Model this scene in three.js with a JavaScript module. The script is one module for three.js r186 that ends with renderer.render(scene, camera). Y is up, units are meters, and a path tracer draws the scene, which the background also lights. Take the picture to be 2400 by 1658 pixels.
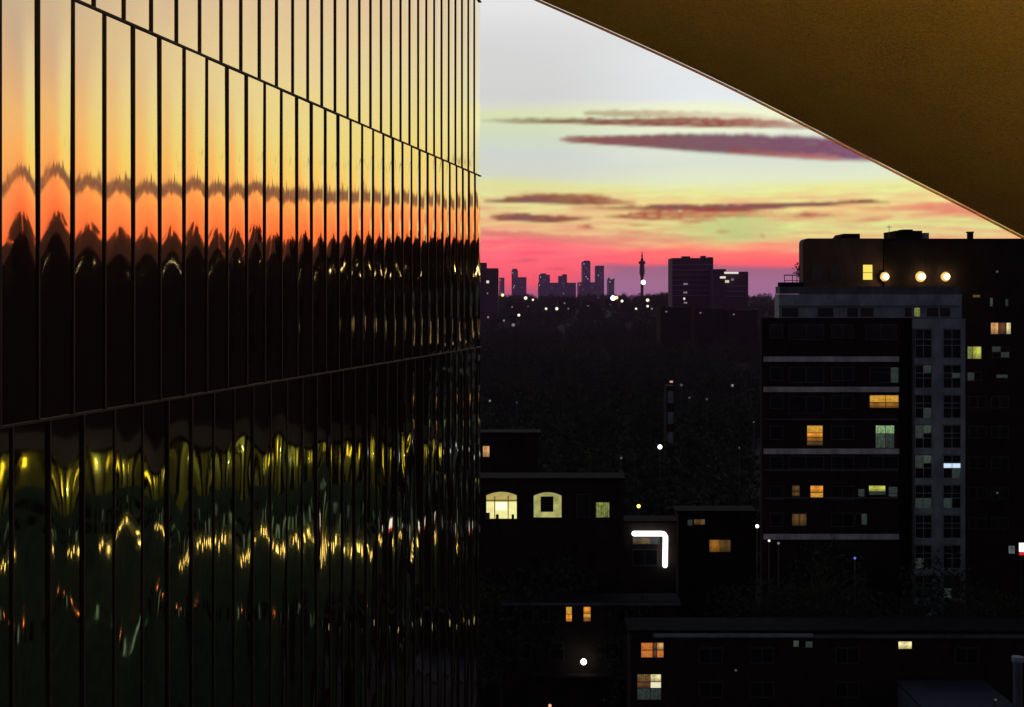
import * as THREE from 'three';
import { mergeGeometries } from 'three/addons/utils/BufferGeometryUtils.js';
import { ImprovedNoise } from 'three/addons/math/ImprovedNoise.js';

// ---------------------------------------------------------------- camera
const H = 40;                        // eye height above the ground, metres (balcony on a high floor)
const FOC = 3000, CX = 1200, CY = 702;   // focal length, vertical axis and horizon in 2400 x 1658 picture units
const scene = new THREE.Scene();
const camera = new THREE.PerspectiveCamera(2 * Math.atan(829 / FOC) * 180 / Math.PI, 2400 / 1658, 0.1, 20000);
camera.setViewOffset(2400, 1658, 0, 829 - CY, 2400, 1658);   // lens shift: verticals stay vertical, horizon above the middle
camera.position.set(0, H, 0);
camera.lookAt(0, H, -100);

const renderer = new THREE.WebGLRenderer({ antialias: true });
renderer.setSize(1024, 707);
renderer.toneMapping = THREE.LinearToneMapping;
renderer.toneMappingExposure = 1.0;
renderer.shadowMap.enabled = true;

// ---------------------------------------------------------------- small tools
function rng(seed) { let s = seed >>> 0; return () => { s = (s + 0x6D2B79F5) | 0; let t = Math.imul(s ^ (s >>> 15), 1 | s); t = (t + Math.imul(t ^ (t >>> 7), 61 | t)) ^ t; return ((t ^ (t >>> 14)) >>> 0) / 4294967296; }; }
const noise = new ImprovedNoise();
const clamp = (x, a = 0, b = 1) => Math.min(b, Math.max(a, x));
const smooth = (a, b, x) => { const t = clamp((x - a) / (b - a)); return t * t * (3 - 2 * t); };
const mix = (a, b, t) => a + (b - a) * t;
const lin = (c) => { c /= 255; return c <= 0.04045 ? c / 12.92 : ((c + 0.055) / 1.055) ** 2.4; };
const DEG = Math.PI / 180;

// ---------------------------------------------------------------- sky: dusk after sunset, the glow to the right of the view
const SUN_AZ = 31;
function ramp(keys, el) {
  if (el <= keys[0][0]) return keys[0][1];
  for (let i = 1; i < keys.length; i++) if (el <= keys[i][0]) {
    const [a, ca] = keys[i - 1], [b, cb] = keys[i], t = (el - a) / (b - a);
    return [mix(ca[0], cb[0], t), mix(ca[1], cb[1], t), mix(ca[2], cb[2], t)];
  }
  return keys[keys.length - 1][1];
}
const G = (list, t = [1, 1, 1]) => list.map(([e, r, g, b]) => [e, [lin(r) / t[0], lin(g) / t[1], lin(b) / t[2]]]);
const TINT = [0.95, 0.82, 0.52];
const skyLeft = G([[0, 140, 92, 125], [0.35, 190, 90, 115], [0.8, 238, 92, 105], [2, 238, 104, 116], [2.75, 226, 116, 116], [3.15, 216, 168, 124], [3.8, 212, 188, 130], [4.6, 206, 200, 136], [5.05, 200, 206, 142], [5.6, 190, 196, 178], [6.5, 187, 194, 187], [7.3, 188, 199, 176], [8.1, 197, 203, 162], [8.5, 196, 197, 184], [8.9, 190, 190, 190], [11, 193, 193, 194], [13, 206, 206, 208], [17, 196, 200, 212]]);
const skyRight = G([[0, 150, 104, 140], [0.8, 156, 108, 138], [1.35, 150, 98, 122], [1.55, 238, 98, 104], [2.1, 238, 122, 108], [2.5, 218, 172, 124], [3.2, 203, 201, 132], [3.75, 214, 180, 122], [4.25, 216, 190, 126], [4.8, 210, 216, 140], [5.3, 204, 214, 182], [6, 196, 206, 188], [7, 204, 212, 196], [7.7, 220, 226, 196], [8.4, 218, 222, 190], [8.9, 208, 212, 216], [11, 206, 207, 209], [13, 208, 209, 212], [17, 198, 201, 208]]);
const skyGlow = G([[0, 255, 90, 45], [2, 255, 112, 56], [3, 255, 132, 70], [3.8, 255, 152, 78], [4.4, 248, 176, 88], [5.2, 230, 198, 102], [6.2, 217, 204, 114], [8, 210, 204, 134], [10, 205, 199, 150], [12.5, 200, 187, 152], [17, 185, 178, 165]], TINT);
const skyPast = G([[0, 225, 85, 55], [2, 235, 104, 60], [4, 228, 140, 80], [6, 226, 168, 96], [8, 214, 176, 116], [10, 198, 168, 130], [12.5, 174, 162, 144], [17, 160, 155, 150]], TINT);
const skyBack = [[0, [0.056, 0.046, 0.058]], [8, [0.05, 0.047, 0.062]], [30, [0.033, 0.039, 0.06]], [90, [0.025, 0.032, 0.056]]];
// cloud streaks: [azimuth, elevation, half thickness, opacity] along the streak in degrees; then two sRGB colours from its left end to its right
const az_ = (x) => Math.atan((x - CX) / FOC) / DEG, el_ = (x, y) => Math.atan((CY - y) / Math.hypot(FOC, x - CX)) / DEG;
const K = (pts, c0, c1, rough = 1, cm = null) => ({ p: pts.map(([x, y, h, o]) => [az_(x), el_(x, y), h / FOC / DEG, o]), c0: c0.map(lin), c1: c1.map(lin), cm: (cm ?? c0.map((v, i) => (v + c1[i]) / 2)).map(lin), rough });
const streaks = [
  K([[1540, 545, 10, 0.1], [1640, 540, 22, 0.5], [1730, 533, 28, 0.85], [1800, 538, 22, 0.5], [1880, 545, 10, 0.1]], [206, 204, 136], [208, 204, 138], 1.4, [196, 216, 136]),
  K([[1400, 556, 8, 0.1], [1480, 552, 10, 0.5], [1600, 558, 8, 0.4], [1680, 560, 6, 0.1]], [232, 130, 112], [226, 150, 118], 1.6),
  K([[1120, 545, 6, 0.6], [1240, 552, 8, 0.6], [1400, 565, 8, 0.5], [1500, 572, 6, 0.1]], [226, 120, 116], [232, 128, 116], 1.4),
  K([[1120, 283, 3, 0.15], [1190, 283, 4, 0.6], [1350, 284, 6, 0.9], [1480, 286, 8, 0.9], [1640, 287, 10, 0.9], [1760, 289, 9, 0.8], [1860, 294, 7, 0.6], [1950, 298, 5, 0.5]], [126, 114, 76], [158, 72, 70], 1, [134, 72, 56]),
  K([[1362, 264, 3, 0.5], [1420, 266, 6, 0.6], [1540, 267, 7, 0.55], [1640, 272, 9, 0.35], [1750, 277, 9, 0.3], [1850, 284, 6, 0.2]], [148, 128, 88], [190, 110, 92]),
  K([[1305, 327, 3, 0.25], [1330, 327, 6, 0.7], [1420, 329, 9, 0.95], [1520, 331, 13, 1], [1640, 335, 18, 1], [1760, 339, 21, 1], [1900, 346, 22, 0.95], [2000, 352, 20, 0.9], [2120, 360, 16, 0.8]], [140, 56, 44], [134, 84, 120], 0.5, [100, 36, 56]),
  K([[1700, 352, 6, 0.3], [1850, 364, 6, 0.5], [1980, 372, 6, 0.5]], [176, 92, 82], [206, 128, 116]),
  K([[1128, 473, 3, 0.4], [1180, 470, 5, 0.8], [1260, 466, 9, 0.95], [1340, 468, 10, 1], [1400, 469, 9, 0.85], [1450, 474, 6, 0.55], [1500, 478, 4, 0.25]], [132, 52, 46], [166, 78, 56], 1, [98, 30, 38]),
  K([[1180, 462, 3, 0.3], [1250, 459, 5, 0.5], [1390, 459, 6, 0.4], [1440, 462, 4, 0.2]], [168, 94, 66], [190, 120, 84]),
  K([[1330, 488, 3, 0.2], [1440, 487, 4, 0.6], [1560, 486, 5, 0.9], [1660, 488, 7, 1], [1740, 487, 7, 1], [1860, 480, 5, 0.95], [1960, 476, 4, 0.9], [2040, 473, 4, 0.8], [2095, 475, 3, 0.2]], [150, 50, 38], [130, 40, 46], 1, [106, 26, 34]),
  K([[1410, 507, 3, 0.3], [1460, 505, 7, 0.75], [1530, 506, 9, 0.85], [1640, 501, 10, 0.65], [1760, 499, 8, 0.45], [1830, 504, 6, 0.35], [1900, 505, 5, 0.5], [2000, 505, 3, 0.2]], [164, 64, 48], [184, 80, 68], 2.6),
  K([[1140, 508, 4, 0.2], [1170, 510, 6, 0.85], [1220, 510, 8, 1], [1290, 514, 7, 0.9], [1350, 513, 5, 0.8], [1395, 511, 3, 0.2]], [140, 42, 48], [150, 44, 36], 1, [112, 26, 36]),
  K([[1345, 533, 3, 0.2], [1378, 533, 4, 0.8], [1400, 532, 2, 0.2]], [172, 92, 64], [172, 92, 64]),
  K([[1465, 528, 3, 0.2], [1490, 528, 4, 0.55], [1540, 528, 3, 0.2]], [196, 118, 84], [196, 118, 84]),
  K([[1585, 525, 3, 0.2], [1620, 521, 5, 0.55], [1670, 512, 5, 0.4], [1690, 526, 4, 0.2]], [190, 104, 76], [200, 110, 84]),
  K([[1670, 543, 2, 0.2], [1690, 543, 3, 0.5], [1720, 543, 2, 0.2]], [196, 124, 92], [196, 124, 92]),
  K([[1775, 546, 2, 0.2], [1788, 553, 4, 0.6], [1800, 560, 3, 0.2]], [190, 116, 92], [190, 116, 92]),
  K([[2000, 520, 3, 0.2], [2040, 515, 5, 0.6], [2075, 512, 4, 0.5], [2100, 508, 3, 0.1]], [216, 104, 94], [222, 112, 100]),
  K([[1850, 507, 3, 0.2], [1890, 505, 4, 0.7], [1950, 505, 2, 0.4]], [166, 66, 66], [180, 80, 80]),
  K([[2080, 490, 5, 0.3], [2180, 484, 8, 0.7], [2300, 490, 10, 0.7], [2450, 500, 10, 0.6]], [236, 130, 106], [238, 120, 108]),
  K([[2120, 505, 4, 0.2], [2220, 500, 7, 0.5], [2400, 512, 8, 0.5]], [236, 120, 110], [236, 110, 104]),
  K([[2000, 488, 2, 0.2], [2060, 488, 3, 0.5], [2120, 489, 2, 0.1]], [206, 112, 86], [220, 130, 96]),
  K([[1190, 613, 2, 0.2], [1230, 610, 3, 0.5], [1275, 609, 2, 0.2]], [206, 78, 96], [206, 78, 96]),
  K([[1278, 632, 2, 0.3], [1305, 629, 3, 0.6], [1340, 631, 2, 0.2]], [190, 74, 92], [200, 78, 92]),
];
const tintLin = (r, g, b) => [lin(r) / TINT[0], lin(g) / TINT[1], lin(b) / TINT[2]];
const bandC = tintLin(112, 64, 44);
function skyColor(az, el) {
  let back = ramp(skyBack, el), out;
  const front = smooth(-115, -12, az) * (1 - smooth(46, 150, az));
  if (front > 0.001 && el < 60) {
    const e = el + (0.28 * noise.noise(az * 0.14, el * 0.9, 3.1) + 0.3 * noise.noise(az * 0.34, el * 3.2, 6.1) * (1 - smooth(4, 6, el))) * smooth(0.9, 2.2, el);
    const kink = az_(1330) + 1.2 * noise.noise(az * 0.5, el * 2.2, 8);
    let a = ramp(skyLeft, e), b = ramp(skyRight, e);
    // the grey bank along the horizon begins right of the twin towers and thickens to the right
    const s1 = el < 1.7 ? smooth(kink - 0.4, kink + 1.9, az + (el - 0.8) * -0.9) : smooth(0.5, 9, az + 1.3 * noise.noise(az * 0.15, el * 0.6, 1.7));
    let c = [0, 1, 2].map((i) => mix(a[i], b[i], s1));
    const g = ramp(skyGlow, e), p = ramp(skyPast, e), s2 = smooth(20.5, 27, az), s3 = smooth(33, 48, az);
    c = c.map((v, i) => mix(v, mix(g[i], p[i], s3), s2));
    // dusk glow: brighter aloft, richer towards the horizon
    const sat = 1 + 0.06 * (1 - smooth(2.2, 5, el)), gain = mix(1.3, 1.12, s2), lum = 0.3 * c[0] + 0.59 * c[1] + 0.11 * c[2];
    c = c.map((v, i) => Math.max(0.01, lum + (v - lum) * sat) * gain * mix(mix([1.04, 0.985, 1.03][i], [1, 1, 0.985][i], smooth(4.5, 8.5, el)), [1.2, 1.0, 0.82][i], s2));
    const mot = (0.5 * noise.noise(az * 0.45, el * 6, 21) + 0.3 * noise.noise(az * 1.1, el * 11, 33)) * smooth(1.5, 2.2, el) * (1 - smooth(4.2, 5.2, el)) * (1 - s2);
    c = c.map((v, i) => v * (1 + mot * [0.04, 0.85, 0.5][i]));
    // cloud streaks in view
    if (el > 0.5 && el < 10 && az > -4 && az < 26) for (const s of streaks) {
      const q = s.p, n = q.length;
      if (az < q[0][0] || az > q[n - 1][0]) continue;
      let k = 1; while (k < n - 1 && az > q[k][0]) k++;
      const t = (az - q[k - 1][0]) / (q[k][0] - q[k - 1][0]);
      const cy = mix(q[k - 1][1], q[k][1], t), hh = mix(q[k - 1][2], q[k][2], t) * 1.2, op = Math.min(1, mix(q[k - 1][3], q[k][3], t) * 1.15);
      const wob = (noise.noise(az * 2.3, cy * 5, 2.2) * 0.28 + noise.noise(az * 7, cy * 5, 7.7) * 0.16) * s.rough;
      const d = Math.abs(el - cy - hh * wob * 0.6) / (hh * (1 + wob * 0.5));
      const ends = smooth(q[0][0], q[0][0] + 0.25, az) * (1 - smooth(q[n - 1][0] - 0.25, q[n - 1][0], az));
      const m = op * (1 - smooth(0.7, 1.2, d)) * ends * (1 - 0.3 * Math.abs(noise.noise(az * 1.6, el * 9, 5.5)) * s.rough);
      const tt = (az - q[0][0]) / (q[n - 1][0] - q[0][0]);
      c = c.map((v, i) => mix(v, tt < 0.4 ? mix(s.c0[i], s.cm[i], tt / 0.4) : mix(s.cm[i], s.c1[i], (tt - 0.4) / 0.6), m));
    }
    // the long cloud bar over the glow, with ragged top, and small flecks above it
    if (az > 20 && az < 70) {
      const cy = 4.55 + 0.12 * noise.noise(az * 0.35, 1, 1), up = 0.34 + 0.8 * Math.max(0, noise.noise(az * 0.55, 2, 4)), dn = 0.3 + 0.15 * noise.noise(az * 0.4, 5, 1);
      const d = el > cy ? (el - cy) / up : (cy - el) / dn;
      const m = (1 - smooth(0.75, 1.2, d)) * (0.8 + 0.25 * noise.noise(az * 1.4, el * 4, 2)) * smooth(21, 24.5, az) * (1 - smooth(44, 58, az) * 0.6);
      const f = smooth(0.12, 0.4, noise.noise(az * 1.15, el * 1.6, 12.5)) * Math.exp(-(((el - 6.15) / 0.35) ** 2)) * smooth(22, 24, az) * (1 - smooth(30, 36, az));
      c = c.map((v, i) => mix(v, bandC[i], clamp(m * 1.15)));
      c = c.map((v, i) => mix(v, bandC[i], clamp(f) * 0.95));
    }
    const w = front * (1 - smooth(13, 58, el)) ;
    out = c.map((v, i) => mix(back[i], v, w));
  } else out = back;
  return out;
}
{
  const W = 4096, Hh = 2048, data = new Float32Array(W * Hh * 4);
  for (let j = 0; j < Hh; j++) {
    const el = ((j + 0.5) / Hh - 0.5) * 180, fine = el > -1 && el < 16;
    for (let i = 0; i < W; i++) {
      let az = ((i + 0.5) / W - 0.25) * 360; if (az > 180) az -= 360;
      const o = (j * W + i) * 4;
      let c;
      if (el < 0) c = [0.03, 0.024, 0.03];
      else if (fine && az > -30 && az < 75) c = skyColor(az, el);
      else if (i % 8 === 0 || (fine && (i % 4 === 0))) c = skyColor(az, el);
      else c = [data[o - 4], data[o - 3], data[o - 2]];
      data[o] = c[0]; data[o + 1] = c[1]; data[o + 2] = c[2]; data[o + 3] = 1;
    }
  }
  const sky = new THREE.DataTexture(data, W, Hh, THREE.RGBAFormat, THREE.FloatType);
  sky.mapping = THREE.EquirectangularReflectionMapping; sky.magFilter = THREE.LinearFilter; sky.needsUpdate = true;
  scene.background = sky; scene.environment = sky;
}
// the sun has just gone: its last, weak red light lies flat along the horizon
const sun = new THREE.DirectionalLight(new THREE.Color(1, 0.5, 0.25), 0.5);
sun.position.set(Math.sin(SUN_AZ * DEG) * 4000, H + 40, -Math.cos(SUN_AZ * DEG) * 4000); sun.target.position.set(0, H, 0);
sun.castShadow = true; sun.shadow.radius = 3;
Object.assign(sun.shadow.camera, { left: -300, right: 300, top: 200, bottom: -200, near: 10, far: 9000 });
scene.add(sun, sun.target);
scene.fog = new THREE.FogExp2(new THREE.Color(0.86, 0.56, 1.0), 0.000062);

// ---------------------------------------------------------------- materials
function std(r, g, b, rough = 0.85, extra = {}) { const m = new THREE.MeshStandardMaterial({ roughness: rough, metalness: 0, ...extra }); m.color.setRGB(r, g, b); return m; }
function glow(r, g, b, k = 1, map = null) {
  const m = new THREE.MeshStandardMaterial({ roughness: 0.6, metalness: 0, emissiveIntensity: k });
  m.color.setRGB(0.03, 0.03, 0.03); m.emissive.setRGB(lin(r), lin(g), lin(b)); if (map) m.emissiveMap = map; return m;
}
function noiseTex(n, fn, srgb = false) {
  const d = new Uint8Array(n * n * 4);
  for (let y = 0; y < n; y++) for (let x = 0; x < n; x++) { const c = fn(x / n, y / n), o = (y * n + x) * 4; d[o] = c[0] * 255; d[o + 1] = c[1] * 255; d[o + 2] = c[2] * 255; d[o + 3] = 255; }
  const t = new THREE.DataTexture(d, n, n); t.wrapS = t.wrapT = THREE.RepeatWrapping; t.magFilter = THREE.LinearFilter; t.minFilter = THREE.LinearMipmapLinearFilter; t.generateMipmaps = true; t.needsUpdate = true;
  if (srgb) t.colorSpace = THREE.SRGBColorSpace; return t;
}
const tile = (x, y, f, s) => { // tileable value noise from four shifted samples
  const n = (a, b) => noise.noise(a * f, b * f, s);
  const u = x, v = y; return (n(u, v) * (1 - u) * (1 - v) + n(u - 1, v) * u * (1 - v) + n(u, v - 1) * (1 - u) * v + n(u - 1, v - 1) * u * v);
};
const grain = noiseTex(512, (x, y) => { const v = clamp(0.78 + 0.35 * tile(x, y, 6, 1.3) + 0.3 * tile(x, y, 40, 4.3) + 0.22 * tile(x, y, 140, 9.1)); return [v, v, v]; });
const smear = noiseTex(256, (x, y) => { const v = clamp(0.5 + 0.35 * tile(x, y * 0.25, 14, 3.1) + 0.3 * tile(x, y, 30, 7.7)); return [v, v, v]; });
const plaster = noiseTex(512, (x, y) => { const v = clamp(0.72 + 0.14 * tile(x, y, 4, 1.3) + 0.3 * tile(x, y, 60, 4.3) + 0.6 * tile(x, y, 130, 9.1) + 0.5 * tile(x, y, 190, 2.1)); return [v, v, v]; });
const stain = noiseTex(256, (x, y) => { const v = clamp(0.8 + 0.4 * tile(x, y, 5, 2.2) + 0.3 * tile(x, y * 0.3, 22, 3.4)); return [v, v, v]; });
const roomTex = noiseTex(64, (x, y) => { const v = clamp(0.42 + 0.3 * y + 0.6 * Math.exp(-(((x - 0.6) / 0.22) ** 2 + ((y - 0.62) / 0.25) ** 2)) + 0.45 * tile(x, y, 5, 6.6)); return [v, v * 0.95, v * 0.86]; });
const clothTex = noiseTex(64, (x, y) => { const v = clamp(0.58 + 0.22 * Math.sin(x * 40 + 3 * tile(x, y, 4, 1)) + 0.7 * tile(x, y, 6, 3.3) + 0.2 * (y - 0.5)); return [v, v, v]; });
const slatTex = noiseTex(64, (x, y) => { const v = clamp(0.68 + 0.26 * Math.sin(y * 38) + 0.5 * tile(x, y, 4, 8) + 0.2 * (y - 0.5)); return [v, v, v]; });

const M = {
  mirror: new THREE.MeshPhysicalMaterial({ metalness: 1, roughness: 0.075, roughnessMap: smear }),
  glarebrown: std(0.85, 0.36, 0.2, 0.9, { map: stain }),  // sunset glare over the mirrored towers, put into their colour as bright brown
  fin: std(0.008, 0.004, 0.003, 0.7),
  core: std(0.02, 0.018, 0.016, 0.9),
  halotan: std(0.6, 0.42, 0.2, 0.6),  // tan of the discs added behind globe lamps as warm halos
  soffit: std(0.245, 0.142, 0.018, 0.95, { map: plaster, bumpMap: plaster, bumpScale: 0.002 }),
  fringe: std(0.22, 0.1, 0.03, 0.35, { metalness: 0.6 }),  // copper tone imitating an orange fringe of light along the overhang
  render: std(0.3, 0.28, 0.25, 0.9, { map: stain }),
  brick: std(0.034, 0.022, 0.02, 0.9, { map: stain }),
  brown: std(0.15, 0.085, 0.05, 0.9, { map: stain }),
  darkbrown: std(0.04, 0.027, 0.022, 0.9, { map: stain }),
  band: std(0.8, 0.8, 0.84, 0.85, { map: stain }),
  grey: std(0.36, 0.43, 0.5, 0.85, { map: stain }),
  greydark: std(0.13, 0.145, 0.17, 0.85, { map: stain }),
  frame: std(0.4, 0.46, 0.5, 0.6),
  glass: std(0.008, 0.009, 0.012, 0.12),
  roof: std(0.012, 0.011, 0.013, 1, { map: grain }),
  bluish: std(0.018, 0.024, 0.055, 0.8, { map: stain }),
  far: std(0.5, 0.24, 0.6, 0.9),  // purple haze lift of the distant towers is put into this colour
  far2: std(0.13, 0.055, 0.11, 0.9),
  ground: std(0.035, 0.038, 0.03, 1, { map: grain }),
  asphalt: std(0.045, 0.045, 0.048, 0.95, { map: grain }),
  bark: std(0.05, 0.038, 0.028, 1),
  leaf: std(0.04, 0.055, 0.028, 1, { side: THREE.DoubleSide }),
  leaf2: std(0.05, 0.06, 0.03, 1, { side: THREE.DoubleSide }),
  metal: std(0.12, 0.12, 0.13, 0.5, { metalness: 0.6 }),
  greenwall: std(0.10, 0.17, 0.12, 0.9, { map: stain }),
  concrete: std(0.3, 0.29, 0.27, 0.9, { map: stain }),
};
M.mirror.color.setRGB(...TINT);
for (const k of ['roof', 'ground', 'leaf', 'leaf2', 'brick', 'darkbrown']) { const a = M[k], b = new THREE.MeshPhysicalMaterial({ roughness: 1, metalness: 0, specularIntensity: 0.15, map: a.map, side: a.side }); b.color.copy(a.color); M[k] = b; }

// ---------------------------------------------------------------- naming
const names = {};
function numbered(n) { const k = names[n] = (names[n] ?? -1) + 1; return k ? `${n}_${String(k).padStart(3, '0')}` : n; }
function tag(o, label, category, group, kind) { Object.assign(o.userData, { label, category }); if (group) o.userData.group = group; if (kind) o.userData.kind = kind; return o; }
function thing(name, label, category, at, group) { const g = new THREE.Group(); g.name = numbered(name); g.position.set(...at); tag(g, label, category, group); scene.add(g); return g; }
function shade(m) { m.castShadow = m.receiveShadow = true; return m; }
function rootOf(o) { while (o.parent && o.parent !== scene) o = o.parent; return o; }
// a part whose geometry is given in world coordinates
function part(name, geo, mat, parent) {
  const g = Array.isArray(geo) ? mergeGeometries(geo) : geo, p = rootOf(parent).position;
  g.translate(-p.x, -p.y, -p.z);
  const m = shade(new THREE.Mesh(g, mat)); m.name = name; parent.add(m); return m;
}
function structure(name, geo, mat, label, category) { const m = shade(new THREE.Mesh(geo, mat)); m.name = name; m.userData.kind = 'structure'; if (label) tag(m, label, category); scene.add(m); return m; }
// a box between two corners, uv in metres / 8
function box(x0, y0, z0, x1, y1, z1, unit = false) {
  const g = new THREE.BoxGeometry(Math.abs(x1 - x0), Math.abs(y1 - y0), Math.abs(z1 - z0)); g.translate((x0 + x1) / 2, (y0 + y1) / 2, (z0 + z1) / 2);
  const p = g.attributes.position, n = g.attributes.normal, uv = g.attributes.uv;
  for (let i = 0; i < p.count; i++) { const ax = Math.abs(n.getX(i)), ay = Math.abs(n.getY(i)); if (unit) uv.setXY(i, (p.getX(i) - Math.min(x0, x1)) / Math.abs(x1 - x0) + x0 * 0.37, (p.getY(i) - Math.min(y0, y1)) / Math.abs(y1 - y0)); else uv.setXY(i, (ax > 0.5 ? p.getZ(i) : p.getX(i)) / 8, (ay > 0.5 ? p.getZ(i) : p.getY(i)) / 8); }
  return g;
}
const X = (px, d) => (px - CX) / FOC * d, Y = (py, d) => H - (py - CY) / FOC * d;
// a box whose front face, d metres away, covers the given picture rectangle (x0, y0, x1, y1); 'deep' metres thick
const slab = (x0, y0, x1, y1, d, deep, fwd = 0) => box(X(x0, d), Y(y1, d), -d + fwd, X(x1, d), Y(y0, d), -d - deep);

// ---------------------------------------------------------------- terrain
function terrain(x, z) {
  const d = Math.hypot(x, z), az = Math.atan2(x, -z) / DEG;
  let h = 33 * smooth(450, 2300, d) - 14 * smooth(3200, 6000, d);
  h += 7 * noise.noise(x / 420, z / 420, 0.7) * smooth(450, 1200, d);
  h += 15 * Math.exp(-(((az - 6.6) / 1.4) ** 2)) * Math.exp(-(((d - 1500) / 420) ** 2));
  return h;
}
{
  const N = 90, pos = [], uv = [], idx = [], A = 128;
  const rad = (i) => 4600 * (i / N) ** 2;
  for (let i = 0; i <= N; i++) for (let j = 0; j <= A; j++) {
    const r = rad(i), a = j / A * Math.PI * 2, x = Math.sin(a) * r, z = -Math.cos(a) * r;
    pos.push(x, i === 0 ? 0 : terrain(x, z), z); uv.push(x / 14, z / 14);
  }
  for (let i = 0; i < N; i++) for (let j = 0; j < A; j++) { const a = i * (A + 1) + j, b = a + 1, c = a + A + 1, d = c + 1; idx.push(a, b, c, b, d, c); }
  const g = new THREE.BufferGeometry(); g.setAttribute('position', new THREE.Float32BufferAttribute(pos, 3)); g.setAttribute('uv', new THREE.Float32BufferAttribute(uv, 2)); g.setIndex(idx); g.computeVertexNormals();
  structure('ground', g, M.ground, 'dark ground running out to the wooded horizon', 'ground');
}

// ---------------------------------------------------------------- windows
// a window set in a wall facing the camera: frame ring, and one pane per cell; cells give each pane's material
function makeWindow(parent, x0, y0, x1, y1, d, cells, o = {}) {
  const f = o.frame ?? 0.07, z = -d, xs = o.xs ?? [0, 1], ys = o.ys ?? [0, 1];
  const wx = (t) => X(mix(x0, x1, t), d), wy = (t) => Y(mix(y0, y1, t), d), g = [];
  const L = wx(0), R = wx(1), T = wy(0), B = wy(1);
  g.push(box(L - f, T, z - 0.02, R + f, T + f, z + 0.06), box(L - f, B - f, z - 0.02, R + f, B, z + 0.09), box(L - f, B, z - 0.02, L, T, z + 0.06), box(R, B, z - 0.02, R + f, T, z + 0.06));
  for (let i = 1; i < xs.length - 1; i++) g.push(box(wx(xs[i]) - f / 2, B, z - 0.02, wx(xs[i]) + f / 2, T, z + 0.05));
  for (let j = 1; j < ys.length - 1; j++) for (let i = 0; i < xs.length - 1; i++) g.push(box(wx(xs[i]) + (i ? f / 2 : 0), wy(ys[j]) - f / 2, z - 0.02, wx(xs[i + 1]) - (i < xs.length - 2 ? f / 2 : 0), wy(ys[j]) + f / 2, z + 0.045));
  const w = part('window', g, o.mat ?? M.frame, parent);
  let k = 0;
  for (let j = 0; j < ys.length - 1; j++) for (let i = 0; i < xs.length - 1; i++) {
    const m = cells[k++ % cells.length]; if (!m) continue;
    const e = f / 2;
    part('pane', box(wx(xs[i]) + (i ? e : 0), wy(ys[j + 1]) + (j < ys.length - 2 ? e : 0), z + 0.004, wx(xs[i + 1]) - (i < xs.length - 2 ? e : 0), wy(ys[j]) - (j ? e : 0), z + 0.02, true), m, w);
  }
  return w;
}
const lamps = [];
function point(x, y, z, r, g, b, cd, radius = 2) { const l = new THREE.PointLight(new THREE.Color(r, g, b), cd, 0, 2); l.position.set(x, y, z); l.castShadow = true; l.shadow.radius = radius; scene.add(l); return l; }

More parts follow.
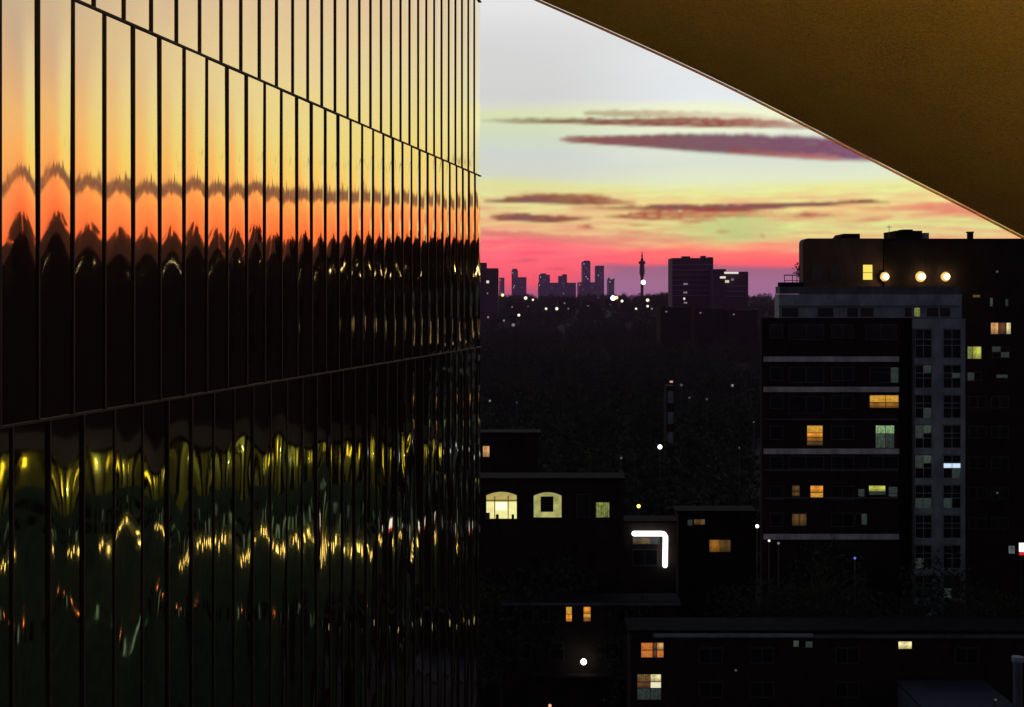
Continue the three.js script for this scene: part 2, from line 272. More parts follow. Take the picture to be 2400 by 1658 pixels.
// ================================================================ mirror-clad building on the left
{
  const D = 6, AZ = Math.atan((1792 - CX) / FOC), u = [Math.sin(AZ), -Math.cos(AZ)], nl = [-Math.cos(AZ), -Math.sin(AZ)];
  const t = thing('mirror_building', 'building clad in tall golden mirror panels reflecting the sunset, filling the left', 'building', [D * nl[0], 0, D * nl[1]]);
  t.rotation.y = Math.PI / 2 - AZ;   // local x runs along the wall away from the camera, local z points out of it
  const put = (name, geo, mat, parent = t) => { const m = shade(new THREE.Mesh(geo, mat)); m.name = name; parent.add(m); return m; };
  const END = 4.488 * D, START = 1.18 * D, seams = [-2.04, -0.1705, 0.4427, 1.068, 1.69].map((s) => H + s * D);
  put('wall', box(START - 6, 0, -9, END - 0.03, seams[4] + 4, -0.03), M.core);
  const phase = [[1.568, 0.0923], [1.5396, 0.0921], [1.7841, 0.0928], [1.63, 0.0925]];
  const finGeo = {}, r = rng(71);
  const rows = 4;
  for (let k = 0; k < rows; k++) {
    const y0 = seams[k], y1 = seams[k + 1], h = y1 - y0, [t0, p] = phase[k];
    const cuts = []; for (let q = t0 - p * Math.ceil((t0 - START / D) / p); q * D < END - 0.1; q += p) cuts.push(q * D);
    cuts.push(END);
    for (let i = 0; i + 1 < cuts.length; i++) {
      const x0 = cuts[i], w = cuts[i + 1] - x0, last = i + 2 === cuts.length, NX = 10, NY = k ? 16 : 34;
      // each sheet is slightly pillowed and buckled, as thin polished panels are
      const A = 0.001 + 0.0014 * r(), ty = (r() - 0.5) * 0.005, S = (0.008 + 0.008 * r()) * (k === 1 ? 1 : 0.3), mid = 0.42 + 0.16 * r(), sharp = 1 + 0.8 * r(), b1 = (r() - 0.5) * 0.0024, f1 = r() * 6.28, b2 = (r() - 0.5) * (k ? 0.006 : 0.036), f2 = r() * 6.28, f3 = 0.8 + r() * 1.6, tw = last ? -0.05 : (r() - 0.5) * 0.006;
      const fn = (a, b) => {
        const y = y0 + b * h - H, e = a ** (Math.log(0.5) / Math.log(mid)), bell = Math.sin(Math.PI * clamp(e)), edge = smooth(0, 0.12, b) * smooth(0, 0.12, 1 - b);
        return A * bell + edge * (S * bell ** sharp * Math.sin(2 * Math.PI * (y - 0.55) / 3.9) + b1 * Math.sin(2 * Math.PI * a) * Math.cos(1.1 * y + f1) + b2 * bell * Math.sin(f3 * y + f2)) + tw * w * a * 0.5 + (k < 2 ? ty * (b - 0.5) * h : 0);
      };
      const pos = [], nor = [], idx = [], uv = [];
      for (let b = 0; b <= NY; b++) for (let a = 0; a <= NX; a++) {
        const fa = a / NX, fb = b / NY, q = 1e-3, z = fn(fa, fb);
        const dx = (fn(fa + q, fb) - fn(fa - q, fb)) / (2 * q * w), dy = (fn(fa, Math.min(1, fb + q)) - fn(fa, Math.max(0, fb - q))) / ((Math.min(1, fb + q) - Math.max(0, fb - q)) * h), l = Math.hypot(dx, dy, 1);
        pos.push(x0 + fa * w, y0 + fb * h, z); nor.push(-dx / l, -dy / l, 1 / l); uv.push(fa * w, fb * h);
      }
      for (let b = 0; b < NY; b++) for (let a = 0; a < NX; a++) { const s = b * (NX + 1) + a; idx.push(s, s + 1, s + NX + 2, s, s + NX + 2, s + NX + 1); }
      const g = new THREE.BufferGeometry(); g.setAttribute('position', new THREE.Float32BufferAttribute(pos, 3)); g.setAttribute('normal', new THREE.Float32BufferAttribute(nor, 3)); g.setAttribute('uv', new THREE.Float32BufferAttribute(uv, 2)); g.setIndex(idx);
      put('panel', g, M.mirror);
      if (i) { const f = put('joint_strip', finGeo[k] ??= box(-0.011, 0, -0.02, 0.011, h - 0.02, 0.018), M.fin); f.position.set(x0, y0 + 0.01, 0); }
    }
    put('seam_rail', box(START, y0 - 0.012, -0.02, END, y0 + 0.01, 0.019), M.fin);
  }
}

// ================================================================ sloping overhang at the upper right
{
  const d = 6;
  const edge = [[700, -250], [980, -122], [1245, 0], [1400, 68], [1560, 140], [1700, 206], [1840, 276], [1980, 348], [2120, 420], [2260, 491], [2400, 564], [2700, 716], [3200, 960]].map(([x, y]) => [X(x, d), Y(y, d)]);
  const curve = new THREE.CatmullRomCurve3(edge.map(([x, y]) => new THREE.Vector3(x, y, 0)), false, 'centripetal');
  const pts = curve.getPoints(80), t = thing('roof_overhang', 'brown rough-plastered sloping overhang cutting across the upper right corner', 'overhang', [pts[40].x, pts[40].y, -3]);
  const Z0 = -d, Z1 = 2.2, pos = [], uv = [], idx = [], n = pts.length, th = 0.3;
  pts.forEach((p, i) => { for (const [dz, dy] of [[Z1, 0], [Z0, 0], [Z0, th], [Z1, th]]) { pos.push(p.x, p.y + dy + 0.02, dz); uv.push(i / n * 6, (dz + dy) / 1.5); } });
  for (let i = 0; i + 1 < n; i++) for (let k = 0; k < 4; k++) { const a = i * 4 + k, b = i * 4 + (k + 1) % 4, c = a + 4, e = b + 4; idx.push(a, b, c, b, e, c); }
  const g = new THREE.BufferGeometry(); g.setAttribute('position', new THREE.Float32BufferAttribute(pos, 3)); g.setAttribute('uv', new THREE.Float32BufferAttribute(uv, 2)); g.setIndex(idx);
  const flat = g.toNonIndexed(); flat.computeVertexNormals();
  part('soffit', flat, M.soffit, t);
  part('fringe_tube', new THREE.TubeGeometry(new THREE.CatmullRomCurve3(pts.map((p) => new THREE.Vector3(p.x, p.y + 0.012, Z0 - 0.004))), 160, 0.006, 8), M.fringe, t);  // tube added along the lip to imitate a bright orange fringe
  // the balcony the picture is taken from: floor, parapet and back wall with the lamp that lights the overhang
  const b = thing('viewing_balcony', 'balcony under the overhang, behind and below the viewpoint', 'balcony', [0, 0, 6]);
  part('wall', [box(-3, 0, 2.2, 14, 58, 16)], M.render, b);
  part('floor', box(-2.2, H - 1.85, -0.8, 4, H - 1.6, 2.19), M.concrete, b);
  part('kerb', box(-2.2, H - 1.6, -0.8, 4, H - 1.48, -0.6), M.render, b);
  const l = thing('floor_uplight', 'warm uplight on the balcony floor behind the viewpoint, lighting the overhang', 'lamp', [3.1, H - 1.6, 1.8]);
  part('base', new THREE.CylinderGeometry(0.12, 0.14, 0.1, 20).translate(3.1, H - 1.55, 1.8), M.metal, l);
  part('lamp_shade', new THREE.CylinderGeometry(0.14, 0.09, 0.22, 20, 1, true).translate(3.1, H - 1.39, 1.8), M.metal, l);
  part('lamp_bulb', new THREE.SphereGeometry(0.06, 16, 12).translate(3.1, H - 1.36, 1.8), glow(255, 205, 120, 4), l);
  const up = new THREE.SpotLight(new THREE.Color(1, 0.7, 0.2), 1000, 0, 0.56, 0.3, 2); up.position.set(3.1, H - 1.36, 1.8); up.target.position.set(3.1 - 1.0, H - 1.36 + 4.2, 1.8 - 7.2); up.castShadow = true; up.shadow.radius = 4; scene.add(up, up.target);
}

// ================================================================ the apartment block on the right, brick wing and grey stair tower
const lit = {
  amber: glow(235, 172, 60, 1, slatTex), amberdim: glow(150, 100, 36, 1, roomTex), orange: glow(250, 160, 55, 1, roomTex), green: glow(150, 190, 130, 1, clothTex), greendim: glow(70, 84, 70, 1, clothTex),
  lime: glow(200, 206, 92, 1, roomTex), dimgrey: glow(52, 62, 58, 1, clothTex), dimbrown: glow(90, 68, 34, 1, roomTex), cream: glow(235, 225, 165, 1.1, roomTex), yellow: glow(252, 226, 96, 1.0), paleyellow: glow(240, 232, 170, 1.3, roomTex),
  olive: glow(135, 145, 74, 1, clothTex), peach: glow(222, 170, 108, 1, roomTex), brown: glow(96, 66, 44, 1, roomTex), bluewhite: glow(190, 210, 235, 1.2), rust: glow(222, 128, 56, 1, slatTex), tan: glow(120, 92, 52, 1, clothTex), white: glow(255, 255, 250, 3), whitedim: glow(190, 190, 185, 1), pale: glow(235, 228, 190, 1),
};
{
  const d = 123, t = thing('apartment_block', 'dark brick apartment block with pale gridded stair tower and grey top floor', 'building', [X(2020, d), 0, -d]);
  // brick wing: wall, recess, slab bands
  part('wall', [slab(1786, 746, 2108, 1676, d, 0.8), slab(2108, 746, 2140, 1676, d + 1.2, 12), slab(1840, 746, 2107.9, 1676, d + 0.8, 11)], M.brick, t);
  for (const y of [842, 913, 1058, 1258]) part('floor_band', slab(1790, y - 6, 2106, y + 6, d - 0.02, 0.3, 0.25), M.band, t);
  for (const y of [984, 1103, 1168]) part('floor_band', slab(1792, y - 2, 2104, y + 1, d - 0.02, 0.2, 0.08), M.greydark, t);
  // top floor, set slightly back, with parapet and roof
  part('parapet', [slab(1828, 672, 2252, 689, d + 0.5, 2)], M.greydark, t);
  part('top_floor', [slab(1826, 690, 2255, 717, d + 0.2, 2), slab(1826, 717, 2255, 745.5, d + 0.5, 2)], M.grey, t);
  for (const [a, b] of [[1832, 1872], [1916, 1954], [1985, 2012], [2016, 2048], [2120, 2137], [2172, 2200], [2203, 2228]]) makeWindow(t, a, 721, b, 743, d + 0.5, [M.glass], { frame: 0.05 });
  makeWindow(t, 2143, 722, 2156, 742, d + 0.5, [lit.olive], { frame: 0.05 });
  const rail = [];
  for (const x of [1839, 1858, 1877]) rail.push(slab(x - 0.8, 645, x + 0.8, 672, d + 3, 0.05));
  rail.push(slab(1838, 644, 1878, 646.5, d + 3, 0.05), slab(1838, 657, 1878, 658.5, d + 3, 0.05));
  part('roof_rail', rail, M.metal, t);
  part('roof_plant', [slab(1829, 662, 1884, 674, d + 1.6, 1.2)], M.roof, t);
  // brick wing windows, storey by storey
  const w = (x0, y0, x1, y1, cells, o = {}) => makeWindow(t, x0, y0, x1, y1, d, cells, { frame: 0.05, mat: M.metal, ...o });
  for (const y of [762, 862, 928, 1000, 1070, 1141, 1204]) for (const [a, b] of [[1806, 1834], [1950, 2000]]) w(a, y, b, y + 30, [M.glass], { xs: b - a > 40 ? [0, 0.5, 1] : [0, 1] });
  w(1850, 762, 1930, 796, [M.glass], { xs: [0, 0.5, 1] }); w(2030, 762, 2100, 796, [M.glass], { xs: [0, 0.5, 1] });
  w(1850, 862, 1930, 896, [M.glass], { xs: [0, 0.5, 1] });
  w(2040, 862, 2106, 897, [M.glass, lit.dimgrey, M.glass, lit.dimgrey], { xs: [0, 0.72, 1], ys: [0, 0.3, 1] });
  w(1850, 930, 1930, 968, [M.glass], { xs: [0, 0.5, 1] });
  w(2039, 927, 2106, 956, [lit.amber, lit.amber, lit.amberdim, lit.amberdim], { xs: [0, 0.55, 1], ys: [0, 0.56, 1] });
  w(1892, 998, 1928, 1044, [lit.amber, lit.orange, lit.amberdim, lit.dimbrown], { ys: [0, 0.36, 0.6, 0.82, 1] });
  w(2053, 998, 2096, 1050, [lit.green, lit.green, lit.greendim, lit.dimgrey], { xs: [0, 0.52, 1], ys: [0, 0.36, 1] });
  w(1850, 1070, 1930, 1098, [M.glass], { xs: [0, 0.5, 1] }); w(2036, 1070, 2104, 1098, [M.glass], { xs: [0, 0.5, 1] });
  w(1857, 1139, 1874, 1163, [lit.dimbrown, lit.dimbrown], { ys: [0, 0.6, 1] });
  w(1900, 1139, 1929, 1166, [lit.orange, lit.amber], { ys: [0, 0.6, 1] });
  w(2037, 1139, 2075, 1160, [lit.lime, lit.dimgrey], { ys: [0, 0.65, 1] });
  w(2012, 1147, 2026, 1164, [lit.dimgrey]); w(2083, 1142, 2103, 1164, [lit.dimgrey, lit.dimgrey], { ys: [0, 0.7, 1] });
  w(1857, 1205, 1890, 1232, [lit.dimbrown], { xs: [0, 0.5, 1] }); w(2006, 1205, 2032, 1230, [M.glass, lit.dimgrey], { xs: [0, 0.5, 1] });
  // stair tower: backing, piers, storey bands and window grids
  const e = d - 0.4;
  part('tower_wall', slab(2141, 746, 2262, 1676, e + 0.35, 14), M.glass, t);
  part('pier', slab(2185, 771, 2210, 1676, e, 0.3), M.grey, t); part('pier', slab(2253, 771, 2263, 1676, e, 0.3), M.grey, t); part('pier', slab(2140, 771, 2144, 1676, e, 0.3), M.greydark, t);
  part('tower_head', slab(2140, 747, 2263, 771, e, 0.3), M.grey, t);
  const r = rng(5);
  for (let k = 0; k < 13; k++) {
    const y = 848 + 70.4 * (k - 0), yt = k ? y : 848;
    part('storey_band', slab(2144, yt - 7, 2185, yt + 7, e, 0.3, -0.02), M.grey, t); part('storey_band', slab(2210, yt - 7, 2253, yt + 7, e, 0.3, -0.02), M.grey, t);
  }
  for (let k = 0; k < 13; k++) for (const [a, b] of [[2144, 2185], [2210, 2253]]) {
    const top = k ? 848 + 70.4 * (k - 1) + 9 : 773, bot = 848 + 70.4 * k - 9;
    const cells = [0, 1, 2, 3, 4, 5].map(() => (r() < 0.09 && k > 0 ? lit.dimgrey : M.glass));
    if (k === 4 && a > 2200) { cells[2] = lit.bluewhite; cells[3] = lit.bluewhite; }
    if ((k === 3 || k === 4) && a < 2200) { cells[0] = cells[2] = lit.dimgrey; cells[1] = lit.greendim; }
    makeWindow(t, a + 2, top, b - 2, bot, e + 0.2, cells, { frame: 0.045, xs: [0, 0.5, 1], ys: [0, 0.34, 0.56, 1] });
  }
}

// ================================================================ the long slab behind it
{
  const d = 150, t = thing('slab_block', 'long dark brown slab block with rooftop plant behind the apartment block', 'building', [X(2300, d), 0, -d]);
  const top = 560, R = 2760;
  const shape = new THREE.Shape(); const L = X(1882, d), T = Y(top - 1, d), RX = X(R, d), rr = 0.7;
  shape.moveTo(L, 0); shape.lineTo(L, T - rr); shape.quadraticCurveTo(L, T, L + rr, T); shape.lineTo(X(2070, d), T); shape.lineTo(X(2070, d), 0); shape.lineTo(L, 0);
  const g = new THREE.ExtrudeGeometry(shape, { depth: 2, bevelEnabled: false }); g.translate(0, 0, -d - 2); g.attributes.uv.array.forEach((v, i, a) => { a[i] = v / 8; });
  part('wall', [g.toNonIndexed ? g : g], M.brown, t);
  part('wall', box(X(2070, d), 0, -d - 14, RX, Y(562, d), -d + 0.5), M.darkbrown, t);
  part('roof_coping', [slab(2070, 560, R, 564, d, 14.2, 0.62)], M.roof, t);
  const s = new THREE.Shape(); s.moveTo(X(1975, d), Y(561, d)); s.lineTo(X(1988, d), Y(546, d)); s.lineTo(X(2027, d), Y(546, d)); s.lineTo(X(2027, d), Y(561, d));
  part('roof_hatch', new THREE.ExtrudeGeometry(s, { depth: 4, bevelEnabled: false }).translate(0, 0, -d - 6), M.roof, t);
  part('plant_room', [slab(2100, 541, 2162, 563, d + 3, 5), slab(2116, 538, 2140, 541, d + 4, 2)], M.roof, t);
  part('vent', slab(2164, 546, 2178, 563, d + 3, 2), M.grey, t);
  part('chimney', [slab(2271, 544, 2282, 562, d + 2, 0.6), slab(2269.5, 543, 2283.5, 546, d + 1.95, 0.7)], M.roof, t);
  part('aerial', [slab(2084, 528, 2085, 562, d + 4, 0.06), slab(2079, 532, 2091, 533, d + 4, 0.06)], M.metal, t);
  const rr2 = rng(9);
  for (let k = 0; k < 1; k++) { const x = 2560 + k * 215 + rr2() * 90, wd = 30 + rr2() * 80, hh = 10 + rr2() * 24; part('plant_room', slab(x, 562 - hh, x + wd, 562, d + 3, 4), M.roof, t); }
  const w = (x0, y0, x1, y1, cells, o = {}) => makeWindow(t, x0, y0, x1, y1, x0 < 2070 ? d : d - 0.5, cells, { frame: 0.06, mat: M.metal, ...o });
  w(2023, 621, 2045, 656, [lit.yellow], { ys: [0, 0.52, 1] });
  for (const x of [1905, 1950]) w(x, 625, x + 22, 656, [M.glass], { ys: [0, 0.5, 1] });
  w(2323, 757, 2369, 783, [lit.peach, lit.brown, lit.cream], { xs: [0, 0.38, 0.78, 1] });
  w(2268, 813, 2300, 841, [lit.olive, lit.lime], { xs: [0, 0.4, 1] });
  w(2326, 813, 2366, 838, [lit.dimgrey, M.glass, M.glass, lit.dimgrey], { xs: [0, 0.5, 1], ys: [0, 0.5, 1] });
  w(2321, 699, 2327, 718, [lit.greendim]); w(2357, 702, 2363, 717, [lit.dimgrey]); w(2281, 692, 2297, 697, [lit.tan]); w(2268, 874, 2300, 892, [lit.dimgrey, M.glass], { xs: [0, 0.5, 1] }); w(2336, 879, 2362, 886, [lit.dimgrey]);
  for (const y of [930, 1000, 1072, 1144, 1214]) for (const x of [2272, 2324]) w(x, y, x + 40, y + 26, [M.glass], { xs: [0, 0.5, 1] });
  // the part past the frame, which the mirror panels show: a few storeys of windows, some lit
  const r = rng(31), out = [lit.amberdim, lit.tan, lit.dimbrown, lit.peach];
  for (const y of [690, 760]) for (let x = 2450; x < R - 60; x += 92) w(x, y, x + 46, y + 26, [M.glass], { xs: [0, 0.5, 1] });
  // globe lamps along the top gallery
  const gl = (px, name, label, big, group) => {
    const x = X(px, d), y = Y(649, d), q = thing('globe_lamp', label, 'lamp', [x, y, -d + 0.5], group);
    part('bracket', box(x - 0.05, y - 0.05, -d + 0.56, x + 0.05, y + 0.05, -d + 0.95), M.metal, q);
    part('halo_disc', new THREE.CylinderGeometry(big * 1.75, big * 1.6, 0.05, 28).rotateX(Math.PI / 2).translate(x, y, -d + 0.53), M.halotan, q);  // disc added to catch the lamp light and show as a halo
    part('lamp_globe', new THREE.SphereGeometry(big, 18, 12).translate(x, y, -d + 1.05), glow(255, 226, 170, 9), q);
    return [x, y, -d + 1.05];
  };
  const labels = ['bright globe lamp on the dark slab block just right of the yellow window', 'bright globe lamp in the middle of the three on the dark slab block', 'rightmost of the three bright globe lamps on the dark slab block'];
  [2071, 2155, 2213].forEach((px, i) => { const [x, y, z] = gl(px, 'globe_lamp', labels[i], i === 1 ? 0.36 : 0.32); point(x, y, z + 0.62, 1, 0.66, 0.26, 2.6, 10); });
  for (let k = 0; k < 2; k++) gl(2520 + k * 150, 'globe_lamp', 'globe lamp on the slab block seen only as a dot mirrored in the golden panels', 0.2, 'mirrored globe lamps of the slab block');
}

// ================================================================ the lit deck building to the right of the view, seen in the mirror panels
{
  const a = [46, -112], b = [95, -79], len = Math.hypot(b[0] - a[0], b[1] - a[1]);
  const t = thing('parking_garage', 'green-walled garage with a yellow-lit deck, seen only mirrored in the golden panels', 'garage', [a[0], 0, a[1]]);
  t.rotation.y = -Math.atan2(b[1] - a[1], b[0] - a[0]);
  const put = (name, geo, mat, parent = t) => { const m = shade(new THREE.Mesh(geo, mat)); m.name = name; parent.add(m); return m; };
  put('wall', box(0, 0, -16, len, 21.4, 0), M.greenwall); put('roof', box(0, 26, -16, len, 26.4, 0.3), M.roof); put('back_wall', box(0, 21.4, -16, len, 26, -5), std(0.26, 0.25, 0.1, 0.9, { map: stain }));
  put('parapet', box(0, 21.4, -0.25, len, 22.3, 0), M.greenwall);
  const r = rng(12), strip = glow(250, 226, 60, 1.9);
  for (let x = 1; x < len; x += 2.8 + r() * 3.5) put('column', box(x, 22.3, -0.5, x + 0.8 + r() * 2, 26, -0.1), M.roof);
  for (let x = 2.4; x < len - 1; x += 4.8 + r() * 1.6) { put('lamp_strip', box(x, 23.6 + r() * 0.8, -4.9, x + 0.5 + r() * 0.6, 24.9 + r() * 0.5, -4.7), strip); }
  for (let x = 4; x < len; x += 8) { const l = new THREE.PointLight(new THREE.Color(0.85, 0.9, 0.3), 5, 0, 2); l.position.set(x, 24.6, -3.4); l.castShadow = true; t.add(l); }
  const pale = [glow(96, 122, 100, 1, clothTex), glow(60, 80, 68, 1, clothTex)];
  for (let x = 1.5; x < len; x += 3.1) for (const y of [19.6, 18.2, 9.5]) put('window', box(x, y, -0.1, x + 0.8 + r(), y + 0.9 + r() * 0.6, 0.04), r() < (y > 10 ? 0.3 : 0.1) ? pale[r() < 0.5 ? 0 : 1] : M.glass);
  const wl = new THREE.SphereGeometry(0.2, 12, 8), wm = glow(255, 218, 125, 6), wo = glow(255, 140, 60, 4);
  for (let x = 0.8; x < len; x += x < len * 0.42 ? 2.3 + r() * 1.7 : 26) { const m = put('wall_lamp', wl, wm); m.position.set(x, 16 + r() * 1.2, 0.3); m.scale.y = 1.4 + 1.6 * r(); }
  for (let x = 2.2; x < len; x += 9 + r() * 12) { const m = put('wall_lamp', wl, wo); m.position.set(x, 10.5 + r() * 3, 0.3); }
  // dark towers beyond it, against the brightest part of the glow
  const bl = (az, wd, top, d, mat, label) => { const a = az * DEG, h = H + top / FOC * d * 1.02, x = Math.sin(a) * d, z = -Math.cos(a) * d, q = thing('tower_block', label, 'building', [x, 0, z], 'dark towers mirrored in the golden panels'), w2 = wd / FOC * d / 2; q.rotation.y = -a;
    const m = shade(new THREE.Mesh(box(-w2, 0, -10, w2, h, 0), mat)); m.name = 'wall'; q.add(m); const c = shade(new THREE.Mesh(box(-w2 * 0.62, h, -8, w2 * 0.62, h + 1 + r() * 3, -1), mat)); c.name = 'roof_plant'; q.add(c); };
  let az = 26.2; while (az < 58) { const wd = 70 + r() * 130; az += wd / 2 / 52; bl(az, wd, 106 + r() * 22, 430 + r() * 160, M.glarebrown, 'dark tower block seen only mirrored in the golden panels'); az += wd / 2 / 52 + (r() < 0.12 ? 0.3 : -0.2); }
  const lowb = thing('long_block', 'long low block seen only mirrored in the golden panels, under the dark towers', 'building', [Math.sin(40 * DEG) * 420, 0, -Math.cos(40 * DEG) * 420]); lowb.rotation.y = -40 * DEG;
  const lm = shade(new THREE.Mesh(box(-125, 0, -12, 125, H + 11, 0), M.darkbrown)); lm.name = 'wall'; lowb.add(lm);
  for (let x = -118; x < 10; x += 19 + r() * 6) { const m = shade(new THREE.Mesh(wl, glow(255, 236, 185, 7))); m.name = 'wall_lamp'; m.position.set(x, H + 7 + r() * 0.8, 0.4); m.scale.setScalar(0.9 + r() * 0.5); lowb.add(m); }
}

// ================================================================ nearer roofs and houses below
{
  let d = 112;
  const t = thing('arched_hall', 'dark hall with two lit round-topped windows beside the mirror building', 'building', [X(1300, d), 0, -d]);
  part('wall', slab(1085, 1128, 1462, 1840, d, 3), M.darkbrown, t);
  part('roof', [slab(1080, 1121, 1466, 1127.8, d - 0.3, 3.5)], M.roof, t);
  // round-topped windows: a lit room seen through the opening, with frame, bars and furniture against the light
  const arch = (x0, y0, x1, y1, rise) => { const s = new THREE.Shape(), L = X(x0, d), R = X(x1, d), B = Y(y1, d), S = Y(y0 + rise, d), T = Y(y0, d); s.moveTo(L, B); s.lineTo(R, B); s.lineTo(R, S); s.quadraticCurveTo((L + R) / 2, T + (T - S), L, S); s.lineTo(L, B); return s; };
  const ringed = (x0, y0, x1, y1, rise) => { const o = arch(x0 - 2, y0 - 2, x1 + 2, y1 + 2, rise); o.holes.push(new THREE.Path(arch(x0, y0, x1, y1, rise).getPoints(10))); return new THREE.ExtrudeGeometry(o, { depth: 0.12, bevelEnabled: false }).translate(0, 0, -d + 0.002); };
  const pane = (x0, y0, x1, y1, rise) => { const g = new THREE.ExtrudeGeometry(arch(x0, y0, x1, y1, rise), { depth: 0.03, bevelEnabled: false }).translate(0, 0, -d + 0.004), u = g.attributes.uv, L = X(x0, d), B = Y(y1, d), w = X(x1, d) - L, h = Y(y0, d) - B; for (let i = 0; i < u.count; i++) u.setXY(i, (u.getX(i) - L) / w, (u.getY(i) - B) / h); return g; };
  const room = noiseTex(64, (x, y) => { const v = y > 0.62 ? 0.42 + 0.18 * tile(x, y, 6, 2) : 0.85 + 0.2 * tile(x, y, 5, 3); return [clamp(v), clamp(v * (y > 0.62 ? 0.84 : 0.98)), clamp(v * (y > 0.62 ? 0.5 : 0.78))]; });
  const room2 = noiseTex(64, (x, y) => { const v = 0.6 + 0.4 * tile(x, y, 5, 4.4) + 0.15 * (0.5 - y); return [clamp(v), clamp(v * 0.98), clamp(v * 0.7)]; });
  const w1 = part('window', ringed(1140, 1153, 1211, 1216, 8), M.metal, t); part('pane', pane(1140, 1153, 1211, 1216, 8), glow(246, 240, 176, 1.15, room), w1);
  part('lamp_shade', slab(1162, 1178, 1188, 1196, d, 0.02, 0.08), glow(255, 250, 205, 1.3), w1);
  part('glazing_bar', [slab(1158.5, 1163, 1160.5, 1216, d, 0.02, 0.09), slab(1190, 1163, 1192, 1216, d, 0.02, 0.09), slab(1140, 1172, 1211, 1174, d, 0.02, 0.07)], std(0.4, 0.3, 0.16), w1);
  for (const [a, b, y] of [[1140, 1148, 1202], [1162, 1169, 1206], [1199, 1205, 1206]]) part('furniture', slab(a, y, b, 1216, d, 0.02, 0.12), M.metal, w1);
  const w2 = part('window', ringed(1251, 1154, 1316, 1213, 8), M.metal, t); part('pane', pane(1251, 1154, 1316, 1213, 8), glow(206, 204, 142, 1, room2), w2);
  part('blind', slab(1267, 1164, 1297, 1200, d, 0.02, 0.09), M.fin, w2);
  makeWindow(t, 1397, 1178, 1428, 1213, d, [lit.olive], { frame: 0.05, mat: M.metal });
  makeWindow(t, 1352, 1160, 1382, 1213, d, [M.glass], { frame: 0.05, mat: M.metal });

  d = 150;
  const o = thing('corner_house', 'dark house with one orange window peeping out past the mirror building edge', 'house', [X(1120, d), 0, -d]);
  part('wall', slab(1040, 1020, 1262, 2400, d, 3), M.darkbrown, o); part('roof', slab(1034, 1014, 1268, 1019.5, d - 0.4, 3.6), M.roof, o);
  makeWindow(o, 1132, 1046, 1147, 1071, d, [lit.peach], { frame: 0.05, mat: M.metal });

  d = 130;
  const c = thing('lit_portal', 'dark building corner edged by a bright white light strip bent like a seven', 'building', [X(1540, d), 0, -d]);
  part('wall', slab(1440, 1226, 1585, 1800, d, 3), M.darkbrown, c); part('roof', slab(1436, 1222, 1589, 1225.6, d - 0.2, 3.4), M.roof, c);
  part('light_strip', (() => { const pts = [[1486, 1250], [1552, 1250], [1558, 1253], [1559, 1260], [1558, 1324]].map(([x, y]) => new THREE.Vector3(X(x, d), Y(y, d), -d + 0.32)); const cp = new THREE.CurvePath(); for (let i = 0; i + 1 < pts.length; i++) cp.add(new THREE.LineCurve3(pts[i], pts[i + 1])); const parts = [new THREE.TubeGeometry(cp, 40, 0.27, 10)]; for (const p of [pts[0], pts[4]]) parts.push(new THREE.SphereGeometry(0.27, 12, 8).translate(p.x, p.y, p.z)); return parts; })(), glow(250, 252, 255, 2.2), c);
  for (const [x, y] of [[1500, 1250], [1540, 1250], [1558, 1275], [1557, 1310]]) point(X(x, d), Y(y, d), -d + 0.95, 0.85, 1, 0.95, 0.5, 10);
  makeWindow(c, 1484, 1261, 1544, 1275, d, [lit.dimbrown, lit.tan, lit.dimgrey], { frame: 0.05, xs: [0, 0.33, 0.66, 1], mat: M.metal });
  makeWindow(c, 1484, 1290, 1540, 1325, d, [M.glass], { frame: 0.05, xs: [0, 0.5, 1], mat: M.metal });

  d = 142;
  const e = thing('terrace_house', 'low dark house with two dim amber windows between the light strip and the apartment block', 'house', [X(1690, d), 0, -d]);
  part('wall', slab(1590, 1205, 1770, 1800, d, 3), M.brick, e); part('roof', slab(1586, 1198, 1774, 1204.6, d - 0.3, 3.6), M.roof, e);
  makeWindow(e, 1627, 1218, 1652, 1230, d, [lit.dimbrown, lit.tan], { frame: 0.05, xs: [0, 0.6, 1], mat: M.metal }); makeWindow(e, 1612, 1219, 1623, 1232, d, [lit.dimgrey], { frame: 0.05, mat: M.metal });
  makeWindow(e, 1663, 1266, 1712, 1294, d, [lit.amberdim, lit.dimbrown], { frame: 0.05, xs: [0, 0.5, 1], mat: M.metal });

  d = 105;
  const f = thing('narrow_window_block', 'dark block below with a pair of narrow amber windows under its eaves', 'building', [X(1420, d), 0, -d]);
  part('wall', slab(1180, 1420, 1590, 1845, d, 2.6), M.darkbrown, f); part('eaves', slab(1176, 1414, 1596, 1419.7, d - 0.5, 0.4), M.greydark, f); part('roof', slab(1176, 1411, 1596, 1413.8, d - 0.4, 3), M.roof, f);
  makeWindow(f, 1327, 1423, 1340, 1457, d, [lit.amber, lit.orange], { frame: 0.04, ys: [0, 0.5, 1], mat: M.metal }); makeWindow(f, 1368, 1423, 1384, 1457, d, [lit.orange, lit.amber, lit.amberdim], { frame: 0.04, ys: [0, 0.45, 0.75, 1], mat: M.metal });
  for (const x of [1222, 1262, 1440, 1500]) makeWindow(f, x, 1426, x + 26, 1458, d, [M.glass], { frame: 0.04, mat: M.metal });
  for (const x of [1215, 1290, 1420]) makeWindow(f, x, 1508, x + 30, 1545, d, [M.glass], { frame: 0.04, mat: M.metal });
  part('canopy', slab(1245, 1577, 1440, 1582, d, 0.1, 0.9), M.darkbrown, f);

  d = 95;
  const g = thing('flat_roof_block', 'low block across the bottom right with pale eaves and warm windows at its left end', 'building', [X(1900, d), 0, -d]);
